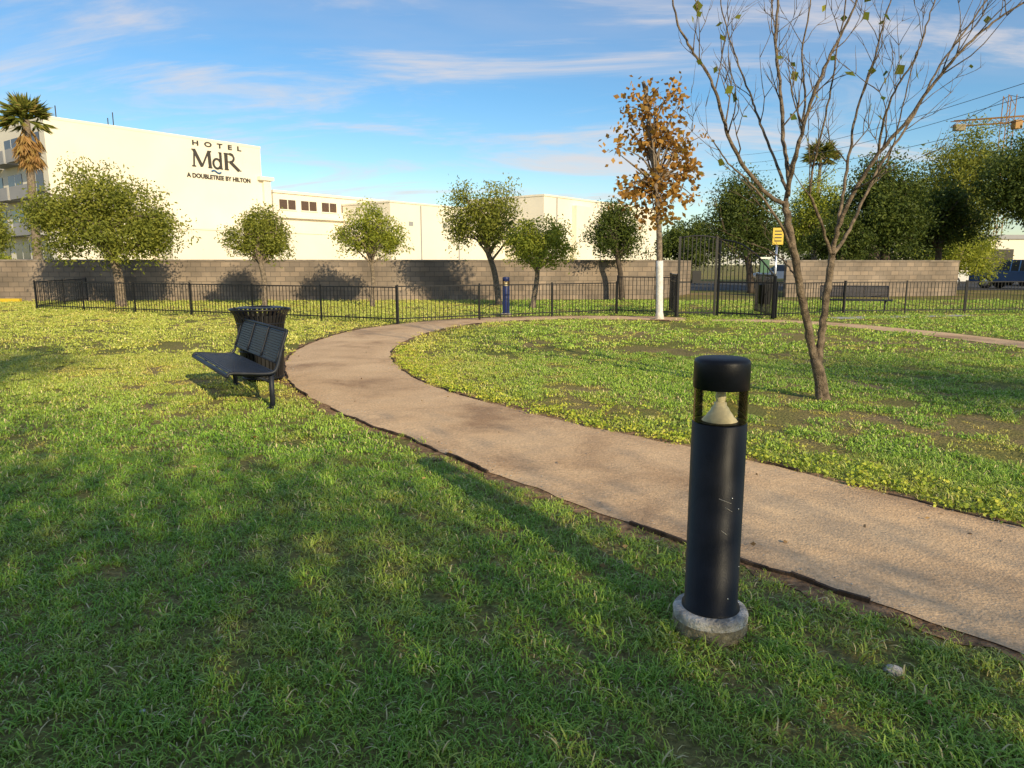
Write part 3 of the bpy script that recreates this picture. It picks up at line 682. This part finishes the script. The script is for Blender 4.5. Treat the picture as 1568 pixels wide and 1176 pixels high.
ptree('pepper_tree',(335,305,455,402),405,24.5,seed=5,ncl=230,lpc=55,ls=.10,tr=.08)
ptree('pepper_tree',(505,308,630,398),570,25.5,seed=8,ncl=180,lpc=50,ls=.10,tr=.07,k='lf_light')
ptree('pepper_tree',(672,268,805,392),764,26.5,seed=9,ncl=240,lpc=50,ls=.11,tr=.10,gap=0,parts=[(-.45,.15,.45,.5),(.35,.3,.45,.55),(.0,-.1,.5,.5),(-.55,-.45,.32,.4),(.5,-.4,.35,.4)])
ptree('pepper_tree',(765,325,892,410),815,24.5,seed=12,ncl=220,lpc=50,k='lf_light',ls=.10,tr=.08)
ptree('pepper_tree',(895,298,990,402),952,30.2,seed=14,ncl=200,lpc=55,k='lf_dark',ls=.12,tr=.1,bark='barkd')
ptree('pepper_tree',(-70,300,30,400),-10,33,seed=15,ncl=120,ls=.14,tr=.1)
big=[(-.55,-.05,.42,.55),(.5,.0,.42,.55),(.0,.4,.42,.5),(.0,-.35,.6,.4),(-.25,.15,.4,.5),(.3,-.45,.4,.35)]
ptree('ficus_tree',(1072,248,1203,408),1150,38,k='lf_dark',seed=21,ncl=320,lpc=60,ls=.17,tr=.16,bark='barkd')
ptree('ficus_tree',(1200,258,1292,395),1245,46,k='lf_light',seed=22,ncl=220,lpc=60,ls=.18,tr=.16,bark='bark')
ptree('ficus_tree',(1288,222,1425,392),1352,36,k='lf_dark',seed=23,ncl=420,lpc=60,ls=.18,tr=.22,bark='barkd',fill=1.03,gap=-.06)
ptree('ficus_tree',(1392,184,1542,378),1452,46,k='lf_pepper',seed=24,ncl=430,lpc=60,ls=.20,tr=.24,bark='barkd',fill=1.04,gap=-.06)
ptree('ficus_tree',(1385,270,1500,385),1430,38,k='lf_dark',seed=37,ncl=260,lpc=60,ls=.17,tr=.16,bark='barkd')
ptree('ficus_tree',(1510,185,1690,352),1606,34,k='lf_dark',seed=25,ncl=480,lpc=60,ls=.18,tr=.24,bark='barkd',parts=big,fill=1.02)
ptree('ficus_tree',(1235,315,1335,408),1296,35,k='lf_dark',seed=26,ncl=170,lpc=55,ls=.15,tr=.14,bark='barkd',gap=0)
ptree('shrub_tree',(1405,345,1545,428),1437,42,k='lf_light',seed=27,ncl=170,lpc=50,ls=.16,tr=.10,gap=.0)
ptree('distant_trees',(985,330,1125,410),1050,60,k='lf_dark',seed=28,ncl=180,lpc=60,ls=.28,tr=.2,bark='barkd')
ptree('distant_trees',(1170,338,1500,412),1370,62,k='lf_dark',seed=29,ncl=340,lpc=60,ls=.30,tr=.2,bark='barkd',parts=[(-.8,0,.3,.8),(-.4,-.2,.3,.8),(0,0,.3,.7),(.4,-.2,.3,.8),(.8,0,.3,.8)],sig=.5)
ptree('hedge_shrub',(-60,380,30,410),-10,31,k='lf_light',seed=31,ncl=60,lpc=60,ls=.12,tr=.05)
Y=19.6; bx_=at(1010,485,Y)[0]
random.seed(5); cr=[]
for (px,py,r,rz_) in [(985,160,.65,.6),(1035,140,.35,.6),(980,220,.75,.7),(1045,225,.6,.75),(1000,285,.95,.65),(1055,275,.55,.7),(960,285,.5,.5),(1005,325,.8,.3),(1015,200,.6,.6)]:
    a=at(px,py,Y); cr.append((a[0],Y+random.uniform(-.25,.25),a[2],r,r*.9,rz_))
T=[(bx_,Y,0)]+[(lambda a:(a[0],Y,a[2]))(at(px,py,Y)) for px,py in [(1010,420),(1009,350),(1004,280),(996,210),(990,150),(985,125)]]
at_=tree('autumn_tree',T,cr,240,8,.16,'lf_aut','bark',.07,sig=.16,droop=.3,asp=.75,seed=41,branches=60,shell=.2,amp=.35)
q=MB(); pts=[]
for i in range(9):
    z=i*.2; pts.append(Vector(T[0]).lerp(Vector(T[1]),z/T[1][2]))
q.tube(pts,[.135]+[.095]*8,'barkw',12); w_=q.obj('whitewashed_trunk'); w_.parent=at_

def palm(name,px,pyc,Y,R,skirt=True,seed=1):
    rr=random.Random(seed); c=Vector(at(px,pyc,Y)); q=MB()
    tp=smoothpts([(c.x-.25,Y,0),(c.x-.12,Y,c.z*.5),(c.x,Y,c.z)],5); q.tube(tp,[.26-.008*i for i in range(len(tp))],'bark',10)
    b=q.obj(name); C=[];D=[];L=[]
    for i in range(95 if skirt else 45):
        a=rr.uniform(0,6.283); dead=skirt and i>42
        el=rr.uniform(-.35,1.35) if not dead else rr.uniform(-1.5,-.9)
        ln=R*rr.uniform(.75,1.05); dirv=Vector((math.cos(a)*math.cos(el),math.sin(a)*math.cos(el),math.sin(el)))
        st=c+Vector((0,0,-(rr.uniform(.2,1.5) if dead else 0)))
        mid=st+dirv*ln*.55
        side=dirv.cross(Vector((0,0,1))); side.normalize(); 
        for j in range(17):
            t=(j-8)/8*1.25; dv=(dirv*math.cos(t)+side*math.sin(t)); dv.z-=.35*abs(math.sin(t))+.15
            C.append(mid); D.append(dv*1.0); L.append((0.0 if not dead else .75)+rr.random()*.5 + (.3 if not dead and rr.random()<.35 else 0))
        for s in np.linspace(0,.5,6): C.append(st+dirv*ln*float(s)); D.append(dirv); L.append(.3 if not dead else .9)
    C=np.array([tuple(p) for p in C]); D=np.array([tuple(p) for p in D])
    o=leafmesh('fronds',C,R*.5,.15,'lf_palm',np.array(L),dirs=D); o.parent=b
M['lf_palm']=leafmat('palm_frond',(0.08,0.13,0.02),(0.50,0.30,0.12),(0.30,0.30,0.06))
palm('palm_tree',40,184,42,1.5,True,4); palm('palm_tree',1257,242,85,2.2,False,6); palm('palm_tree',-55,195,46,1.6,True,8)

# ---------------------------------------------------------------- bare foreground tree
Y0=gp(1257,612)[1]; random.seed(11)
q=MB(); allseg=[]
def br(pts,r0,r1,twigs=6,tl=.6):
    P=[Vector(at(a,b,Y0+c)) for a,b,c in pts]; P=smoothpts(P,6); N=len(P)
    P=[p+Vector((random.uniform(-1,1),random.uniform(-1,1),0))*.009 for p in P]
    r0*=.86; r1*=.85
    R=[(r0+(r1-r0)*(i/(N-1))**.8)*random.uniform(.93,1.08) for i in range(N)]; q.tube(P,R,'barkg',9)
    for _ in range(twigs):
        i=random.randint(int(N*.3),N-2); t=(P[i+1]-P[i]).normalized(); twig(P[i],t,R[i]*.5,tl*random.uniform(.6,1.4),2)
def twig(p,t,r,L,depth):
    r=min(max(r,.003),.010)
    sd=Vector((random.gauss(0,1),random.gauss(0,.8),random.gauss(0,.5))); sd-=t*sd.dot(t); sd.normalize()
    d=(t*.8+sd*.65+Vector((0,0,.25))).normalized(); pts=[p]; k=6
    for i in range(k):
        d=(d+Vector((random.gauss(0,.13),random.gauss(0,.13),random.gauss(0,.08)+.06))).normalized(); pts.append(pts[-1]+d*L/k)
    q.tube(pts,[r*(1-.75*i/k) for i in range(k+1)],'barkg',5)
    for p_ in pts[3:]:
        if random.random()<.5: allseg.append(p_)
    if depth>0:
        for _ in range(2): i=random.randint(2,k-1); twig(pts[i],(pts[i+1]-pts[i]).normalized(),r*.7,L*.6,depth-1)
q.tube([Vector(at(1260,618,Y0)),Vector(at(1259,606,Y0)),Vector(at(1257,585,Y0)),Vector(at(1252,562,Y0)),Vector(at(1247,548,Y0))],[.105,.078,.068,.064,.05],'barkg',12)
br([(1250,560,0),(1240,515,0),(1228,455,-.05),(1218,400,-.1),(1208,350,-.1),(1202,310,-.1)],.056,.042,0)
br([(1252,562,.0),(1257,520,.05),(1264,460,.1),(1272,405,.15),(1275,388,.15)],.052,.042,0)
br([(1202,312,-.1),(1178,300,-.15),(1145,262,-.3),(1118,215,-.4),(1103,165,-.5),(1085,115,-.55),(1058,75,-.6),(1036,30,-.65),(1026,-30,-.7)],.030,.009,7)
br([(1203,320,-.1),(1207,270,-.0),(1199,215,.1),(1196,150,.2),(1188,70,.3),(1192,0,.4),(1196,-70,.5)],.032,.012,6)
br([(1205,300,-.1),(1218,240,-.3),(1238,170,-.4),(1262,105,-.5),(1292,45,-.5),(1322,-20,-.6)],.030,.010,7)
br([(1204,290,-.1),(1186,245,.2),(1165,190,.4),(1150,150,.6),(1128,90,.7),(1112,40,.8),(1100,-20,.9)],.020,.007,6)
br([(1214,385,-.1),(1190,335,-.3),(1150,282,-.5),(1115,250,-.6),(1092,215,-.7)],.020,.006,4)
br([(1222,430,-.1),(1205,405,.2),(1180,385,.4),(1150,372,.5)],.016,.005,3)
br([(1207,265,.0),(1225,215,.3),(1232,150,.5),(1228,80,.6),(1240,10,.7),(1246,-50,.7)],.020,.007,6)
br([(1275,390,.15),(1283,350,.1),(1310,290,.0),(1345,235,-.1),(1385,190,-.2),(1432,125,-.3),(1480,70,-.4),(1530,28,-.4),(1590,-10,-.5)],.034,.010,9,.7)
br([(1276,390,.15),(1300,352,.4),(1325,300,.6),(1350,250,.7),(1400,175,.9),(1440,100,1.),(1490,30,1.1),(1540,-40,1.2)],.026,.009,7)
br([(1274,392,.15),(1258,345,.0),(1243,305,-.1),(1240,285,-.2),(1252,225,-.3),(1270,150,-.4),(1285,60,-.5),(1300,-20,-.5)],.022,.007,6)
br([(1283,350,.1),(1290,300,.3),(1300,240,.4),(1310,180,.5),(1335,100,.6),(1355,30,.7),(1375,-40,.8)],.024,.008,8)
br([(1345,235,-.1),(1352,190,-.3),(1370,140,-.5),(1400,90,-.6),(1422,30,-.7),(1440,-30,-.7)],.017,.006,6)
br([(1310,290,.0),(1335,275,-.4),(1362,240,-.6),(1385,150,-.8),(1410,60,-.9)],.014,.005,5)
bt=q.obj('bare_tree')
random.shuffle(allseg); C=allseg[:55]; C=np.array([tuple(p) for p in C]); D=np.random.normal(size=(len(C),3)); D[:,2]=-1.2
lo=leafmesh('last_leaves',C,.10,.85,'lf_bare',np.random.rand(len(C)),dirs=D); lo.parent=bt

# ---------------------------------------------------------------- crane, wires
q=MB(); cb=Vector(at(1543,182,150)); 
def lattice(p,p2,w,k='craney'):
    p=Vector(p);p2=Vector(p2); d=(p2-p); L=d.length; d.normalize(); a=d.cross(Vector((0,1,0.01))).normalized(); b=d.cross(a)
    n_=int(L/(w*1.4))
    for s in ((1,1),(1,-1),(-1,1),(-1,-1)): q.tube([p+a*w/2*s[0]+b*w/2*s[1],p2+a*w/2*s[0]+b*w/2*s[1]],.09,k,4)
    for i in range(n_):
        t0=p+d*(i*L/n_); t1=p+d*((i+1)*L/n_); sg=1 if i%2 else -1
        q.tube([t0+a*w/2*sg-b*w/2,t1-a*w/2*sg-b*w/2],.06,k,4); q.tube([t0+a*w/2*sg+b*w/2,t1-a*w/2*sg+b*w/2],.06,k,4)
lattice((cb.x,150,0),(cb.x,150,cb.z+4.5),1.6); j0=Vector(at(1458,190,150)); j1=Vector(at(1700,172,150)); lattice(j0,j1,1.1)
q.tube([(cb.x,150,cb.z+4.5),(j0.x+2,150,j0.z+.5)],.05,'black',4); q.tube([(cb.x,150,cb.z+4.5),(j1.x-2,150,j1.z)],.05,'black',4)
q.box((cb.x+1.3,149,cb.z-1.3),(1.4,1.4,1.7),'craney'); q.box((j0.x+1.5,150,j0.z-.7),(2.0,1.2,1.2),'concd')
q.obj('tower_crane')
q=MB()
for (a0,b0,a1,b1) in ((1700,85,1100,240),(1700,108,1100,252),(1700,150,1100,262)):
    p=Vector(at(a0,b0,38)); p2=Vector(at(a1,b1,110)); q.tube([p.lerp(p2,t)+Vector((0,0,-1.2*math.sin(math.pi*t))) for t in np.linspace(0,1,20)],.018,'black',4)
q.obj('power_lines')

# ---------------------------------------------------------------- unseen trees added behind the viewpoint to shade lawn and path
saz=math.radians(150); SEL=math.radians(21)
sdir=Vector((math.sin(saz),math.cos(saz),0)); tanE=math.tan(SEL)
def shade_tree(name,gx,gy,ztop,zmid,rad,seed,ncl=170,lpc=60,ls=.15,gap=-.1,sig=.4):
    p=Vector((gx,gy,0))+sdir*(zmid/tanE)
    rz=ztop-zmid
    return tree(name,[(p.x,p.y,0),(p.x+.1,p.y,zmid*.5),(p.x,p.y,zmid)],[(p.x-rad*.3,p.y,zmid,rad*.8,rad*.8,rz),(p.x+rad*.4,p.y,zmid+.2,rad*.7,rad*.7,rz*.9),(p.x,p.y,zmid-.2,rad,rad,rz*.7)],ncl,lpc,ls,'lf_dark','barkd',.2,sig=sig,seed=seed,gap=gap,amp=.3)
for i,(gx,gy) in enumerate([(-9.6,6.2),(-7,5.0),(-4.4,3.8),(-1.8,2.7),(.8,1.6),(3.4,.3),(6,-1.2),(-5.5,.4),(-2,-.8),(1.5,-2.2)]):
    shade_tree('added_shade_tree',gx,gy,5.4,3.8,2.3,60+i,130,44,.13,gap=-.4,sig=.62)
shade_tree('added_shade_tree',5.5,9.5,8.6,7.2,2.4,71,110,45,.13,gap=-.2,sig=.6); shade_tree('added_shade_tree',11,10.5,8.8,7.4,2.6,72,110,45,.13,gap=-.2,sig=.6)
shade_tree('added_shade_tree',-8.5,11.5,8.4,7.4,1.5,73,50,40,gap=.05)

# ---------------------------------------------------------------- world, sun, camera
W=bpy.data.worlds.new('World'); S.world=W; W.use_nodes=True; n=W.node_tree.nodes; l=W.node_tree.links
bg=n['Background']; bg.inputs['Strength'].default_value=.15
sk=n.new('ShaderNodeTexSky'); sk.sky_type='NISHITA'; sk.sun_disc=False; sk.sun_elevation=SEL; sk.sun_rotation=saz; sk.ozone_density=2.2; sk.dust_density=.3; sk.air_density=1.0
hs=n.new('ShaderNodeHueSaturation'); hs.inputs['Saturation'].default_value=1.3; hs.inputs['Value'].default_value=1.0; l.new(sk.outputs[0],hs.inputs['Color'])
tc=n.new('ShaderNodeTexCoord'); sx=n.new('ShaderNodeSeparateXYZ'); l.new(tc.outputs['Generated'],sx.inputs[0])
az=n.new('ShaderNodeMath'); az.operation='ADD'; az.inputs[1].default_value=.16; l.new(sx.outputs['Z'],az.inputs[0])
mxz=n.new('ShaderNodeMath'); mxz.operation='MAXIMUM'; mxz.inputs[1].default_value=.05; l.new(az.outputs[0],mxz.inputs[0])
dx=n.new('ShaderNodeMath'); dx.operation='DIVIDE'; l.new(sx.outputs['X'],dx.inputs[0]); l.new(mxz.outputs[0],dx.inputs[1])
dy=n.new('ShaderNodeMath'); dy.operation='DIVIDE'; l.new(sx.outputs['Y'],dy.inputs[0]); l.new(mxz.outputs[0],dy.inputs[1])
cx=n.new('ShaderNodeCombineXYZ'); l.new(dx.outputs[0],cx.inputs[0]); l.new(dy.outputs[0],cx.inputs[1])
def cloud(loc,scl,rot,nscale,p0,p1,amt,col,prev,det=10,dist=.7):
    mp=n.new('ShaderNodeMapping'); mp.inputs['Scale'].default_value=scl; mp.inputs['Rotation'].default_value=(0,0,rot); mp.inputs['Location'].default_value=loc; l.new(cx.outputs[0],mp.inputs[0])
    nz=n.new('ShaderNodeTexNoise'); nz.inputs['Scale'].default_value=nscale; nz.inputs['Detail'].default_value=det; nz.inputs['Roughness'].default_value=.62; nz.inputs['Distortion'].default_value=dist; l.new(mp.outputs[0],nz.inputs['Vector'])
    rp=n.new('ShaderNodeValToRGB'); rp.color_ramp.interpolation='EASE'; rp.color_ramp.elements[0].position=p0; rp.color_ramp.elements[0].color=(0,0,0,1); rp.color_ramp.elements[1].position=p1; rp.color_ramp.elements[1].color=(amt,amt,amt,1); l.new(nz.outputs['Fac'],rp.inputs[0])
    mc=n.new('ShaderNodeMixRGB'); l.new(rp.outputs[0],mc.inputs[0]); l.new(prev,mc.inputs[1]); mc.inputs[2].default_value=(*col,1); return mc.outputs[0]
c1=cloud((7.1,2.2,0),(.35,.55,1),-.2,.9,.44,.72,.32,(4.2,4.3,5.0),hs.outputs[0],6,.3)
c2=cloud((3.4,1.2,0),(.55,1.5,1),.25,1.3,.47,.70,.85,(5.3,4.9,4.8),c1)
l.new(c2,bg.inputs['Color'])
sl=bpy.data.lights.new('sun','SUN'); sl.energy=5; sl.angle=math.radians(.6); sl.color=(1,.83,.54)
so=bpy.data.objects.new('sun',sl); S.collection.objects.link(so)
tosun=Vector((sdir.x*math.cos(SEL),sdir.y*math.cos(SEL),math.sin(SEL))); so.rotation_euler=tosun.to_track_quat('Z','Y').to_euler(); so.location=(10,-20,15)
c=bpy.data.cameras.new('camera'); c.sensor_width=36; c.lens=36*F/1568; c.clip_end=3000; c.clip_start=.05
co=bpy.data.objects.new('camera',c); S.collection.objects.link(co); co.location=(0,0,CH); co.rotation_euler=(math.pi/2-PT,0,0); S.camera=co
S.view_settings.view_transform='Standard'; S.view_settings.look='None'; S.view_settings.exposure=0
